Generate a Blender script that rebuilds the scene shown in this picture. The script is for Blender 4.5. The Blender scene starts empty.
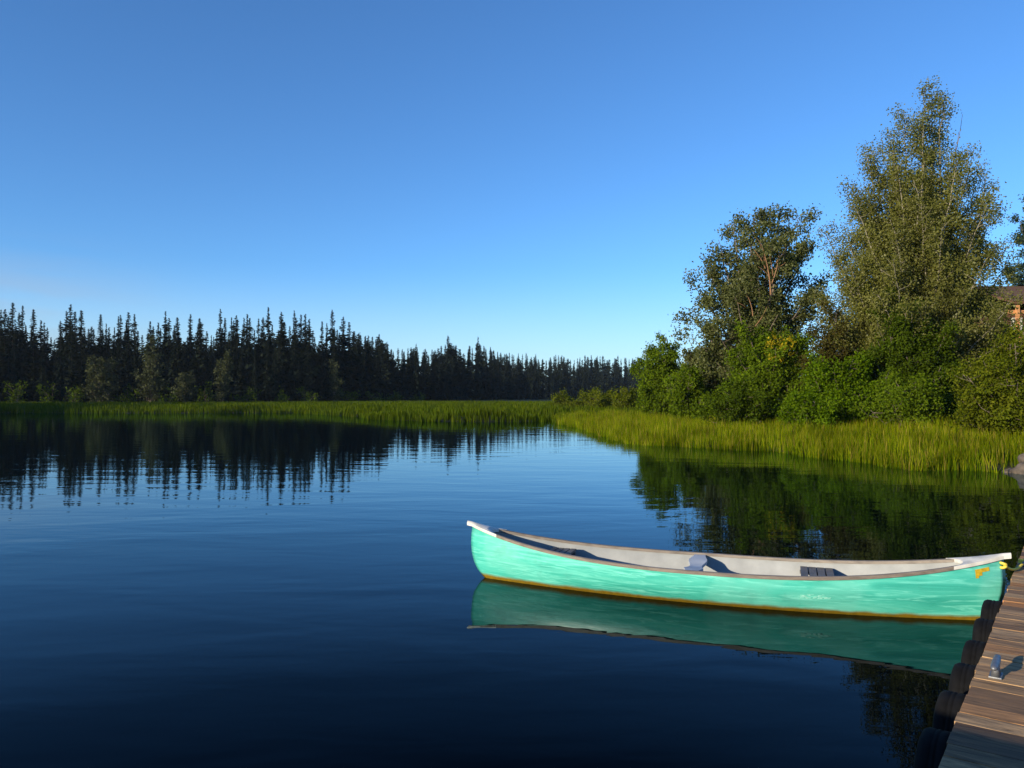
import bpy, bmesh, math, random
import numpy as np
from mathutils import Vector, Matrix
R = math.radians
S = bpy.context.scene
COL = S.collection

# ------------------------------------------------------------------ camera, sky, sun, exposure
CAM_Z, F, HOR = 1.95, 770.0, 395.0            # eye height above the water, focal length in px, horizon row
cam = bpy.data.objects.new('camera', bpy.data.cameras.new('camera'))
COL.objects.link(cam); S.camera = cam
cam.location = (0, 0, CAM_Z)
cam.rotation_euler = (R(90) + math.atan((HOR - 384) / F), 0, 0)
cam.data.sensor_width = 36; cam.data.lens = F / 1024 * 36
cam.data.clip_start = 0.05; cam.data.clip_end = 6000
SUN_EL, SUN_AZ = R(13.0), R(231.0)            # azimuth clockwise from +Y: low sun behind the left shoulder
w = bpy.data.worlds.new('World'); S.world = w; w.use_nodes = True
nt = w.node_tree
sky = nt.nodes.new('ShaderNodeTexSky'); sky.sky_type = 'NISHITA'; sky.sun_disc = False
sky.sun_elevation = SUN_EL; sky.sun_rotation = SUN_AZ
sky.altitude = 800; sky.air_density = 1.0; sky.dust_density = 0.25; sky.ozone_density = 4.9
bg = nt.nodes['Background']; bg.inputs['Strength'].default_value = 0.125
tint = nt.nodes.new('ShaderNodeMix'); tint.data_type = 'RGBA'; tint.blend_type = 'MULTIPLY'; tint.inputs[0].default_value = 1
tint.inputs[7].default_value = (0.79, 0.99, 1.12, 1)          # deep blue of clear dry northern air
nt.links.new(sky.outputs['Color'], tint.inputs[6]); 
def wn(typ, **kw):
    x = nt.nodes.new(typ)
    for k, v in kw.items(): setattr(x, k, v)
    return x
def wmap(src, lo, hi, a=0.0, b=1.0):
    m = wn('ShaderNodeMapRange', interpolation_type='SMOOTHSTEP'); nt.links.new(src, m.inputs[0])
    for i, v in enumerate((lo, hi, a, b)): m.inputs[i + 1].default_value = v
    return m.outputs[0]
def wmul(a, b):
    m = wn('ShaderNodeMath', operation='MULTIPLY'); nt.links.new(a, m.inputs[0])
    if hasattr(b, 'links'): nt.links.new(b, m.inputs[1])
    else: m.inputs[1].default_value = b
    return m.outputs[0]
tc = wn('ShaderNodeTexCoord'); sx = wn('ShaderNodeSeparateXYZ'); nt.links.new(tc.outputs['Generated'], sx.inputs[0])
pale = wn('ShaderNodeMix', data_type='RGBA'); pale.inputs[7].default_value = (3.9, 4.5, 4.9, 1)      # paler air close to the horizon
nt.links.new(wmap(sx.outputs['Z'], 0.0, 0.17, 0.42, 0.0), pale.inputs[0]); nt.links.new(tint.outputs[2], pale.inputs[6])
mp = wn('ShaderNodeMapping'); mp.inputs['Scale'].default_value = (2.2, 2.2, 16); nt.links.new(tc.outputs['Generated'], mp.inputs['Vector'])
nz = wn('ShaderNodeTexNoise'); nz.inputs['Scale'].default_value = 2.2; nz.inputs['Detail'].default_value = 5; nt.links.new(mp.outputs[0], nz.inputs['Vector'])
veil = wmul(wmul(wmap(nz.outputs['Fac'], 0.32, 0.62), wmap(sx.outputs['Z'], 0.07, 0.20, 0.38, 0.0)), wmap(sx.outputs['X'], -0.36, -0.58))
vm = wn('ShaderNodeMix', data_type='RGBA'); vm.inputs[7].default_value = (2.3, 2.35, 2.6, 1)        # thin warm cloud veil low on the left
nt.links.new(veil, vm.inputs[0]); nt.links.new(pale.outputs[2], vm.inputs[6]); nt.links.new(vm.outputs[2], bg.inputs['Color'])
sl = bpy.data.lights.new('sun', 'SUN'); sl.energy = 5.0; sl.angle = R(0.5); sl.color = (1.0, 0.86, 0.63)
sun = bpy.data.objects.new('sun', sl); COL.objects.link(sun)
sdir = Vector((math.sin(SUN_AZ) * math.cos(SUN_EL), math.cos(SUN_AZ) * math.cos(SUN_EL), math.sin(SUN_EL)))
sun.rotation_euler = sdir.to_track_quat('Z', 'Y').to_euler(); sun.location = (-30, -30, 60)
S.view_settings.view_transform = 'Standard'; S.view_settings.look = 'None'
S.view_settings.exposure = 0.68; S.view_settings.gamma = 1.0
S.render.engine = 'CYCLES'
S.cycles.use_denoising = True
S.cycles.max_bounces = 6; S.cycles.transparent_max_bounces = 8
S.cycles.caustics_reflective = False; S.cycles.caustics_refractive = False

# ------------------------------------------------------------------ helpers
def at(px, d): return (px - 512.0) / F * d
def zat(py, d): return CAM_Z + (HOR - py) * d / F

def tag(o, label=None, cat=None, group=None, kind=None):
    if label: o['label'] = label
    if cat: o['category'] = cat
    if group: o['group'] = group
    if kind: o['kind'] = kind
    return o
def empty(name, loc=(0, 0, 0), rz=0.0):
    o = bpy.data.objects.new(name, None); COL.objects.link(o)
    o.location = loc; o.rotation_euler = (0, 0, rz); o.empty_display_size = 0.2
    return o
def link(name, me, mat, parent=None):
    o = bpy.data.objects.new(name, me); COL.objects.link(o)
    if mat is not None: me.materials.append(mat)
    if parent is not None: o.parent = parent
    return o
def np_mesh(name, V, Fc, attrs=None, smooth=False):
    V = np.asarray(V, np.float32); Fc = np.asarray(Fc, np.int32)
    me = bpy.data.meshes.new(name)
    n, k = Fc.shape
    me.vertices.add(len(V)); me.vertices.foreach_set('co', V.ravel())
    me.loops.add(n * k); me.loops.foreach_set('vertex_index', Fc.ravel())
    me.polygons.add(n); me.polygons.foreach_set('loop_start', np.arange(0, n * k, k, dtype=np.int32))
    if smooth: me.polygons.foreach_set('use_smooth', np.ones(n, bool))
    me.update(calc_edges=True)
    for a, v in (attrs or {}).items():
        at_ = me.attributes.new(a, 'FLOAT', 'FACE'); at_.data.foreach_set('value', np.asarray(v, np.float32))
    return me
class MB:
    """collects boxes, tubes and patches into one mesh"""
    def __init__(s): s.v = []; s.f = []
    def add(s, v, f):
        b = len(s.v); s.v += [tuple(p) for p in v]; s.f += [tuple(i + b for i in q) for q in f]
    def box(s, c, sz, rz=0.0, tilt=None):
        hx, hy, hz = sz[0] / 2, sz[1] / 2, sz[2] / 2
        m = Matrix.Rotation(rz, 3, 'Z')
        if tilt is not None: m = m @ tilt
        P = [m @ Vector((x * hx, y * hy, z * hz)) + Vector(c) for z in (-1, 1) for x, y in ((-1, -1), (1, -1), (1, 1), (-1, 1))]
        s.add(P, [(3, 2, 1, 0), (4, 5, 6, 7), (0, 1, 5, 4), (1, 2, 6, 5), (2, 3, 7, 6), (3, 0, 4, 7)])
    def tube(s, pts, rad, n=8, cap=True):
        v, f = tube_vf([(np.array(pts, float), np.full(len(pts), rad) if np.isscalar(rad) else np.array(rad, float))], n)
        s.add(v.tolist(), f.tolist())
        if cap:
            b = len(s.v) - len(v); m = len(pts)
            s.f.append(tuple(b + i for i in reversed(range(n)))); s.f.append(tuple(b + (m - 1) * n + i for i in range(n)))
    def build(s, name, mat, parent=None, smooth=False, bevel=0.0):
        me = bpy.data.meshes.new(name); me.from_pydata(s.v, [], s.f); me.update()
        bm = bmesh.new(); bm.from_mesh(me); bmesh.ops.recalc_face_normals(bm, faces=bm.faces)
        if bevel: bmesh.ops.bevel(bm, geom=bm.edges[:], offset=bevel, segments=2, affect='EDGES', profile=0.7)
        bm.to_mesh(me); bm.free()
        if smooth:
            for p in me.polygons: p.use_smooth = True
        return link(name, me, mat, parent)
def tube_vf(lines, n=6):
    Vs, Fs, base = [], [], 0
    ang = np.arange(n) / n * 2 * np.pi
    for P, r in lines:
        m = len(P)
        T = np.gradient(P, axis=0); T /= np.linalg.norm(T, axis=1)[:, None] + 1e-9
        ref = np.where(np.abs(T[:, 2:3]) > 0.9, np.array([[1., 0, 0]]), np.array([[0., 0, 1.]]))
        A = np.cross(T, ref); A /= np.linalg.norm(A, axis=1)[:, None] + 1e-9
        B = np.cross(T, A)
        V = P[:, None, :] + r[:, None, None] * (np.cos(ang)[None, :, None] * A[:, None, :] + np.sin(ang)[None, :, None] * B[:, None, :])
        Vs.append(V.reshape(-1, 3))
        i = np.arange(m - 1)[:, None] * n; j = np.arange(n)[None, :]; j2 = (j + 1) % n
        Fs.append(np.stack([i + j, i + j2, i + n + j2, i + n + j], -1).reshape(-1, 4) + base)
        base += m * n
    return np.concatenate(Vs), np.concatenate(Fs)
def dup(root, loc, rz=0.0, sc=(1, 1, 1)):
    r = root.copy(); COL.objects.link(r); r.location = loc; r.rotation_euler = (0, 0, rz); r.scale = sc
    for ch in root.children:
        c = ch.copy(); COL.objects.link(c); c.parent = r
        for g in ch.children:
            d = g.copy(); COL.objects.link(d); d.parent = c
    return r

# ------------------------------------------------------------------ materials
class NT:
    def __init__(s, name):
        s.m = bpy.data.materials.new(name); s.m.use_nodes = True; s.t = s.m.node_tree; s.t.nodes.clear()
        s.out = s.n('ShaderNodeOutputMaterial')
    def n(s, typ, **kw):
        x = s.t.nodes.new(typ)
        for k, v in kw.items(): setattr(x, k, v)
        return x
    def l(s, a, b): s.t.links.new(a, b)
    def coord(s, scale=(1, 1, 1), out='Object', rot=(0, 0, 0)):
        c = s.n('ShaderNodeTexCoord'); m = s.n('ShaderNodeMapping')
        m.inputs['Scale'].default_value = scale; m.inputs['Rotation'].default_value = rot
        s.l(c.outputs[out], m.inputs['Vector']); return m.outputs['Vector']
    def noise(s, vec, scale, detail=4, rough=0.55, dist=0.0):
        x = s.n('ShaderNodeTexNoise'); x.inputs['Scale'].default_value = scale; x.inputs['Detail'].default_value = detail
        x.inputs['Roughness'].default_value = rough; x.inputs['Distortion'].default_value = dist
        if vec is not None: s.l(vec, x.inputs['Vector'])
        return x.outputs['Fac']
    def ramp(s, fac, stops):
        r = s.n('ShaderNodeValToRGB'); e = r.color_ramp.elements
        while len(e) < len(stops): e.new(0.5)
        for el, (p, c) in zip(e, stops): el.position = p; el.color = (*c, 1) if len(c) == 3 else c
        s.l(fac, r.inputs['Fac']); return r.outputs['Color']
    def mix(s, fac, a, b, mode='MIX'):
        x = s.n('ShaderNodeMix', data_type='RGBA', blend_type=mode)
        for sock, v in ((x.inputs[0], fac), (x.inputs[6], a), (x.inputs[7], b)):
            if hasattr(v, 'links'): s.l(v, sock)
            elif isinstance(v, (int, float)): sock.default_value = v
            else: sock.default_value = (*v, 1)
        return x.outputs[2]
    def math(s, op, a, b=0.0):
        x = s.n('ShaderNodeMath', operation=op)
        for sock, v in zip(x.inputs, (a, b)):
            if hasattr(v, 'links'): s.l(v, sock)
            else: sock.default_value = v
        return x.outputs[0]
    def bump(s, h, strength=0.3, dist=0.02):
        b = s.n('ShaderNodeBump'); b.inputs['Strength'].default_value = strength; b.inputs['Distance'].default_value = dist
        s.l(h, b.inputs['Height']); return b.outputs['Normal']
    def bsdf(s, col, rough=0.6, normal=None, metal=0.0, spec=0.5, coat=0.0):
        p = s.n('ShaderNodeBsdfPrincipled')
        for sock, v in ((p.inputs['Base Color'], col), (p.inputs['Roughness'], rough)):
            if hasattr(v, 'links'): s.l(v, sock)
            elif isinstance(v, (int, float)): sock.default_value = v
            else: sock.default_value = (*v, 1)
        p.inputs['Metallic'].default_value = metal; p.inputs['Specular IOR Level'].default_value = spec
        p.inputs['Coat Weight'].default_value = coat
        if normal is not None: s.l(normal, p.inputs['Normal'])
        s.l(p.outputs[0], s.out.inputs['Surface']); return p

def mat_foliage(name, cols, transl=0.3, gloss=0.02, patch=0.35, pscale=0.6):
    """leaf colour varies leaf by leaf (attribute rnd) and in soft patches"""
    t = NT(name)
    a = t.n('ShaderNodeAttribute', attribute_name='rnd')
    c = t.ramp(a.outputs['Fac'], [(i / (len(cols) - 1), col) for i, col in enumerate(cols)])
    n = t.noise(t.coord(), pscale, 3)
    c = t.mix(1.0, c, t.ramp(n, [(0.3, (1 - patch,) * 3), (0.7, (1 + patch * 0.6,) * 3)]), 'MULTIPLY')
    d = t.n('ShaderNodeBsdfDiffuse'); tr = t.n('ShaderNodeBsdfTranslucent'); g = t.n('ShaderNodeBsdfGlossy')
    g.inputs['Roughness'].default_value = 0.45; g.inputs['Color'].default_value = (0.8, 0.85, 0.9, 1)
    t.l(c, d.inputs['Color'])
    tc = t.mix(1.0, c, (1.15, 1.2, 0.6), 'MULTIPLY'); t.l(tc, tr.inputs['Color'])
    m1 = t.n('ShaderNodeMixShader'); m1.inputs[0].default_value = transl
    t.l(d.outputs[0], m1.inputs[1]); t.l(tr.outputs[0], m1.inputs[2])
    m2 = t.n('ShaderNodeMixShader'); m2.inputs[0].default_value = gloss
    t.l(m1.outputs[0], m2.inputs[1]); t.l(g.outputs[0], m2.inputs[2])
    t.l(m2.outputs[0], t.out.inputs['Surface'])
    return t.m
def mat_simple(name, c1, c2, scale=8, rough=0.7, bump=0.3, stretch=(1, 1, 1), metal=0.0, dist=0.01, spec=0.5):
    t = NT(name); v = t.coord(stretch)
    n = t.noise(v, scale, 5)
    t.bsdf(t.ramp(n, [(0.3, c1), (0.7, c2)]), rough, t.bump(n, bump, dist), metal, spec)
    return t.m
def mat_water():
    t = NT('lake_water')
    v1 = t.coord((0.55, 1.3, 1), rot=(0, 0, R(12)))
    big = t.noise(v1, 0.9, 2, 0.45, 0.4)
    v2 = t.coord((0.9, 2.4, 1), rot=(0, 0, R(-6)))
    mid = t.noise(v2, 2.2, 2, 0.5, 0.3)
    v3 = t.coord((1.0, 1.8, 1), rot=(0, 0, R(25)))
    fine = t.noise(v3, 9.0, 2, 0.5)
    patch = t.ramp(t.noise(t.coord((0.03, 0.09, 1)), 1.0, 2), [(0.35, (0.35,) * 3), (0.65, (1,) * 3)])
    h = t.math('ADD', t.math('MULTIPLY', big, 0.0075), t.math('MULTIPLY', mid, 0.0011))
    h = t.math('ADD', h, t.math('MULTIPLY', t.math('MULTIPLY', fine, patch), 0.00006))
    nrm = t.bump(h, 1.0, 1.0)
    # reflectance falls off faster than plain Fresnel: evening skylight is polarised, near Brewster's angle little of it is mirrored
    g = t.n('ShaderNodeNewGeometry'); dt = t.n('ShaderNodeVectorMath', operation='DOT_PRODUCT')
    t.l(g.outputs['Incoming'], dt.inputs[0]); t.l(nrm, dt.inputs[1])
    R_ = t.ramp(t.math('ABSOLUTE', dt.outputs['Value']), [(0, (1,) * 3), (0.045, (0.76,) * 3), (0.09, (0.56,) * 3), (0.174, (0.275,) * 3), (0.26, (0.145,) * 3), (0.34, (0.050,) * 3), (0.44, (0.011,) * 3), (0.8, (0.010,) * 3)])
    d = t.n('ShaderNodeBsdfDiffuse'); d.inputs['Color'].default_value = (0.0003, 0.0012, 0.0030, 1)
    gl = t.n('ShaderNodeBsdfGlossy'); gl.inputs['Roughness'].default_value = 0.0; gl.inputs['Color'].default_value = (0.70, 0.90, 1.0, 1)
    t.l(nrm, gl.inputs['Normal'])
    mx = t.n('ShaderNodeMixShader'); t.l(R_, mx.inputs[0]); t.l(d.outputs[0], mx.inputs[1]); t.l(gl.outputs[0], mx.inputs[2])
    t.l(mx.outputs[0], t.out.inputs['Surface'])
    return t.m
def mat_hull():
    t = NT('canoe_hull')
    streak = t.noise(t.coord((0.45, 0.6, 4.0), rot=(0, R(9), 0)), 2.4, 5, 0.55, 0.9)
    caustic = t.noise(t.coord((0.55, 0.5, 7.5), rot=(0, R(13), 0)), 2.6, 5, 0.58, 1.1)  # light rippling up off the water, painted into the hull colour as pale streaks
    caustic2 = t.noise(t.coord((0.7, 0.5, 13.0), rot=(0, R(-7), 0)), 3.0, 4, 0.6, 0.8)
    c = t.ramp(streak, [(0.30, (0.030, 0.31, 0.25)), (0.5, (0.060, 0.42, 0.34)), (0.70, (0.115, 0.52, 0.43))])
    c = t.mix(t.ramp(caustic, [(0.53, (0, 0, 0)), (0.60, (0.5,) * 3), (0.66, (0.1,) * 3)]), c, (0.20, 0.68, 0.58))
    c = t.mix(t.ramp(caustic2, [(0.58, (0, 0, 0)), (0.66, (0.5,) * 3)]), c, (0.23, 0.70, 0.60))
    c = t.mix(t.ramp(t.noise(t.coord((1.6, 1, 1.6)), 2.2, 5, 0.6), [(0.56, (0, 0, 0)), (0.70, (0.35,) * 3)]), c, (0.05, 0.22, 0.19))
    c = t.mix(t.ramp(t.noise(t.coord((0.8, 1, 1)), 1.6, 2), [(0.59, (0, 0, 0)), (0.64, (0.22,) * 3)]), c, (0.22, 0.58, 0.50))
    g = t.n('ShaderNodeNewGeometry'); sp = t.n('ShaderNodeSeparateXYZ')
    t.l(g.outputs['Position'], sp.inputs[0])
    wob = t.math('MULTIPLY', t.noise(t.coord((1, 1, 1)), 5.0, 4), 0.05)
    zz = t.math('SUBTRACT', sp.outputs['Z'], wob)
    stain = t.ramp(t.math('MULTIPLY', t.math('ADD', zz, 0.06), 5.0), [(0.30, (1,) * 3), (0.46, (0,) * 3)])
    c = t.mix(stain, c, t.mix(t.noise(t.coord((3, 3, 3)), 8, 3), (0.10, 0.065, 0.006), (0.26, 0.165, 0.012)))
    t.bsdf(c, t.ramp(caustic, [(0.3, (0.22,) * 3), (0.7, (0.42,) * 3)]), None, 0.0, 0.5)
    return t.m
def mat_planks():
    t = NT('weathered_planks')
    a = t.n('ShaderNodeAttribute', attribute_name='rnd')
    off = t.n('ShaderNodeCombineXYZ'); t.l(t.math('MULTIPLY', a.outputs['Fac'], 37.0), off.inputs[0])
    va = t.n('ShaderNodeVectorMath', operation='ADD')
    t.l(t.coord((1.0, 9, 6)), va.inputs[0]); t.l(off.outputs[0], va.inputs[1])
    g = t.noise(va.outputs[0], 3.0, 8, 0.7, 1.2)
    base = t.ramp(a.outputs['Fac'], [(0, (0.14, 0.075, 0.036)), (0.3, (0.31, 0.18, 0.080)), (0.6, (0.45, 0.285, 0.14)), (0.85, (0.35, 0.21, 0.10)), (1, (0.44, 0.19, 0.052))])
    c = t.mix(1.0, base, t.ramp(g, [(0.30, (0.18, 0.17, 0.16)), (0.48, (0.75,) * 3), (0.68, (1.35, 1.28, 1.2))]), 'MULTIPLY')
    kn = t.n('ShaderNodeTexVoronoi'); kn.inputs['Scale'].default_value = 1.0
    t.l(t.coord((2.2, 7, 1)), kn.inputs['Vector'])
    c = t.mix(t.ramp(kn.outputs['Distance'], [(0.05, (0.8,) * 3), (0.16, (0,) * 3)]), c, (0.06, 0.035, 0.022))
    t.bsdf(c, 0.75, t.bump(g, 0.6, 0.006), 0, 0.35)
    return t.m
def mat_ground():
    t = NT('marsh_soil')
    n = t.noise(t.coord(), 0.5, 6); n2 = t.noise(t.coord(), 6, 4)
    c = t.mix(n2, t.ramp(n, [(0.3, (0.030, 0.034, 0.012)), (0.7, (0.055, 0.062, 0.018))]), (0.05, 0.04, 0.022))
    t.bsdf(c, 0.95, t.bump(n2, 0.5, 0.05), 0, 0.2)
    return t.m
M = dict(
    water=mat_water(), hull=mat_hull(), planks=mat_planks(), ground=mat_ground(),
    lining=mat_simple('canoe_lining', (0.20, 0.212, 0.222), (0.28, 0.295, 0.305), 5, 0.6, 0.1),
    rail=mat_simple('gunwale_wood', (0.11, 0.09, 0.075), (0.21, 0.175, 0.145), 6, 0.6, 0.3, (1, 6, 6)),
    white=mat_simple('white_deck_paint', (0.44, 0.43, 0.40), (0.66, 0.64, 0.60), 9, 0.45, 0.15),
    thwart=mat_simple('grey_thwart', (0.30, 0.33, 0.38), (0.42, 0.45, 0.50), 7, 0.5, 0.2),
    seat=mat_simple('dark_seat_slats', (0.07, 0.07, 0.075), (0.13, 0.125, 0.12), 12, 0.6, 0.3),
    sticker=mat_simple('yellow_sticker', (0.30, 0.20, 0.008), (0.55, 0.37, 0.015), 40, 0.5, 0.1),
    mark=mat_simple('worn_white_mark', (0.14, 0.52, 0.43), (0.34, 0.66, 0.58), 60, 0.6, 0.1),
    rubber=mat_simple('tyre_rubber', (0.0025, 0.0025, 0.003), (0.007, 0.007, 0.008), 14, 0.85, 0.4, spec=0.15),
    steel=mat_simple('galvanised_steel', (0.13, 0.135, 0.15), (0.24, 0.245, 0.26), 20, 0.5, 0.15, metal=0.6),
    rope=mat_simple('yellow_rope', (0.62, 0.44, 0.03), (0.85, 0.66, 0.10), 90, 0.7, 0.5),
    timber=mat_simple('dark_timber', (0.06, 0.045, 0.035), (0.12, 0.085, 0.06), 6, 0.8, 0.3, (1, 1, 4)),
    bark=mat_simple('brown_bark', (0.07, 0.055, 0.042), (0.16, 0.125, 0.095), 9, 0.9, 0.6, (3, 3, 1)),
    palebark=mat_simple('pale_bark', (0.13, 0.115, 0.08), (0.24, 0.215, 0.155), 7, 0.85, 0.5, (3, 3, 1)),
    deadbark=mat_simple('orange_dead_bark', (0.16, 0.08, 0.04), (0.30, 0.16, 0.08), 9, 0.9, 0.5),
    rock=mat_simple('shore_rock', (0.035, 0.027, 0.022), (0.14, 0.11, 0.085), 5, 0.85, 0.7, dist=0.05),
    roof=mat_simple('brown_shingles', (0.075, 0.036, 0.018), (0.125, 0.058, 0.030), 10, 0.85, 0.6, (1, 1, 6)),
    logwall=mat_simple('red_brown_cladding', (0.07, 0.030, 0.018), (0.12, 0.05, 0.028), 5, 0.75, 0.3, (1, 1, 8)),
    cedar=mat_simple('orange_cedar', (0.38, 0.17, 0.06), (0.50, 0.24, 0.09), 8, 0.6, 0.2),
    glass=mat_simple('window_glass', (0.16, 0.20, 0.16), (0.34, 0.38, 0.32), 3, 0.12, 0.0),
    petal=mat_simple('white_petals', (0.75, 0.75, 0.70), (0.85, 0.85, 0.82), 20, 0.6, 0.0),
    spruce=mat_foliage('spruce_needles', [(0.010, 0.015, 0.011), (0.016, 0.023, 0.016), (0.024, 0.031, 0.020)], 0.05, 0.0, 0.3, 0.3),
    sprucebark=mat_simple('spruce_bark', (0.012, 0.010, 0.008), (0.03, 0.024, 0.018), 6, 0.95, 0.3),
    fir=mat_foliage('blue_green_needles', [(0.014, 0.028, 0.020), (0.028, 0.050, 0.034), (0.046, 0.070, 0.046)], 0.15, 0.0, 0.3, 0.5),
    poplar=mat_foliage('olive_leaves', [(0.095, 0.108, 0.014), (0.165, 0.168, 0.034), (0.23, 0.225, 0.075)], 0.5, 0.01, 0.3, 0.5),
    aspen=mat_foliage('blue_green_leaves', [(0.058, 0.076, 0.018), (0.112, 0.128, 0.038), (0.175, 0.18, 0.070)], 0.48, 0.01, 0.35, 0.6),
    willow=mat_foliage('willow_leaves', [(0.055, 0.098, 0.004), (0.100, 0.155, 0.008), (0.15, 0.20, 0.014)], 0.42, 0.0),
    bright=mat_foliage('bright_green_leaves', [(0.048, 0.096, 0.002), (0.092, 0.158, 0.005), (0.145, 0.21, 0.010)], 0.42, 0.0),
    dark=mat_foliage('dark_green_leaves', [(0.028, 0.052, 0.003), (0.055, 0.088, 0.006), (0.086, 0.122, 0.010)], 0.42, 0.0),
    olive=mat_foliage('yellow_green_leaves', [(0.052, 0.076, 0.004), (0.098, 0.122, 0.008), (0.155, 0.165, 0.014)], 0.4, 0.0),
    gold=mat_foliage('golden_leaves', [(0.22, 0.17, 0.010), (0.34, 0.26, 0.012), (0.44, 0.34, 0.02)], 0.35, 0.0),
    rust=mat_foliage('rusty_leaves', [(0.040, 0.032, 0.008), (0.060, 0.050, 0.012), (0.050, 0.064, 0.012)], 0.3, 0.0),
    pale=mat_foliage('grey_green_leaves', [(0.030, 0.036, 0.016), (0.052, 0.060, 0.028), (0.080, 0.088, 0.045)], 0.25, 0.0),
    sedge=mat_foliage('sedge_blades', [(0.048, 0.100, 0.002), (0.112, 0.178, 0.003), (0.23, 0.245, 0.006), (0.33, 0.24, 0.052)], 0.45, 0.0, 0.6, 0.9),
    marsh=mat_foliage('marsh_blades', [(0.028, 0.054, 0.002), (0.056, 0.086, 0.004), (0.098, 0.116, 0.008)], 0.35, 0.0, 0.35, 0.15),
)

# ------------------------------------------------------------------ terrain and water
SHORE = np.array([(-160, -600), (-125, -200), (-112, -60), (-94, 20), (-86, 68), (-66, 82), (-55.5, 83.4), (-44, 81.5), (-33, 82.5), (-23, 83),
                  (-14, 68.5), (-10, 60), (-6, 56.2), (-2, 55.0), (2.3, 55.8), (2.9, 62), (3.4, 58), (3.3, 51), (4.3, 43), (4.7, 36), (5.0, 31.2),
                  (6.7, 28.8), (8.3, 27.4), (9.1, 25.2), (10.3, 22.5), (11.2, 20.4), (12.6, 19.6), (12.9, 17.6), (14.5, 13.5), (18, 6),
                  (22, -40), (25, -600), (1500, -600), (1500, 2600), (-1500, 2600), (-1500, -600)], float)
def shore_dist(P):
    """signed distance to the shoreline, positive on land"""
    A = SHORE; B = np.roll(SHORE, -1, 0)
    out = np.empty(len(P))
    for s in range(0, len(P), 20000):
        Q = P[s:s + 20000]
        d2 = np.full(len(Q), 1e18); ins = np.zeros(len(Q), bool)
        for a, b in zip(A, B):
            e = b - a; t = np.clip(((Q - a) @ e) / (e @ e), 0, 1)
            dd = Q - a - t[:, None] * e; d2 = np.minimum(d2, (dd ** 2).sum(1))
            c = (a[1] > Q[:, 1]) != (b[1] > Q[:, 1])
            with np.errstate(divide='ignore', invalid='ignore'):
                xi = a[0] + (Q[:, 1] - a[1]) / (b[1] - a[1] if b[1] != a[1] else 1e-9) * e[0]
            ins ^= c & (Q[:, 0] < xi)
        out[s:s + 20000] = np.where(ins, 1, -1) * np.sqrt(d2)
    return out
def ground_z(P):
    sd = shore_dist(P); X, Y = P[:, 0], P[:, 1]
    right = np.clip((X - (4 + 0.12 * np.maximum(Y - 25, 0))) / 8, 0, 1) * np.clip((120 - Y) / 50, 0, 1)
    z = np.where(sd < 0, np.maximum(-0.06 + 0.22 * sd, -2.0), np.minimum(-0.06 + 0.10 * sd, 0.30))
    z = z + np.where(sd > 3, right * np.clip((sd - 3) * 0.075, 0, 3.2), 0)
    z = z + np.where(sd > 2, 0.06 * np.sin(X * 0.9) * np.sin(Y * 0.7 + 1), 0)
    return z
def gz(x, y): return float(ground_z(np.array([[x, y]], float))[0])
def axis_samples(lo, hi, a, b, fine, grow=1.16):
    mid = np.arange(a, b + fine, fine); L = []; x = a; s = fine
    while x > lo: s *= grow; x -= s; L.append(x)
    U = []; x = mid[-1]; s = fine
    while x < hi: s *= grow; x += s; U.append(x)
    return np.array(L[::-1] + mid.tolist() + U)
xs = axis_samples(-2500, 2500, -16, 30, 0.6); ys = axis_samples(-1500, 4500, 14, 64, 0.6)
gx, gy = np.meshgrid(xs, ys)
GP = np.stack([gx.ravel(), gy.ravel()], 1)
GV = np.concatenate([GP, ground_z(GP)[:, None]], 1)
ni, nj = len(ys), len(xs)
ii, jj = np.meshgrid(np.arange(ni - 1), np.arange(nj - 1), indexing='ij')
q = ii * nj + jj
GF = np.stack([q, q + 1, q + nj + 1, q + nj], -1).reshape(-1, 4)
tag(link('ground', np_mesh('ground', GV, GF, smooth=True), M['ground']), 'dark marshy ground around and under the lake', None, None, 'structure')
wv = [(-1500, -900, 0), (1500, -900, 0), (1500, 1500, 0), (-1500, 1500, 0)]
tag(link('lake_water', np_mesh('lake_water', wv, [(0, 1, 2, 3)]), M['water']), 'calm dark blue lake water with faint ripples', None, None, 'structure')

# ------------------------------------------------------------------ foliage builders
def leaves(rng, C, L, W, up=0.05):
    """one rhombic leaf per centre"""
    n = len(C)
    D = rng.normal(size=(n, 3)); D /= np.linalg.norm(D, axis=1)[:, None]
    N = rng.normal(size=(n, 3)); N[:, 2] += up
    Sd = np.cross(D, N); Sd /= np.linalg.norm(Sd, axis=1)[:, None] + 1e-9
    l = L * rng.uniform(0.65, 1.25, n)[:, None]; w_ = W * rng.uniform(0.7, 1.25, n)[:, None]
    V = np.stack([C - D * l / 2, C + Sd * w_ / 2 - D * l * 0.05, C + D * l / 2, C - Sd * w_ / 2 - D * l * 0.05], 1).reshape(-1, 3)
    return V, np.arange(4 * n).reshape(-1, 4)
def bez(a, b, c, n):
    t = np.linspace(0, 1, n)[:, None]
    return (1 - t) ** 2 * a + 2 * t * (1 - t) * b + t * t * c
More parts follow.
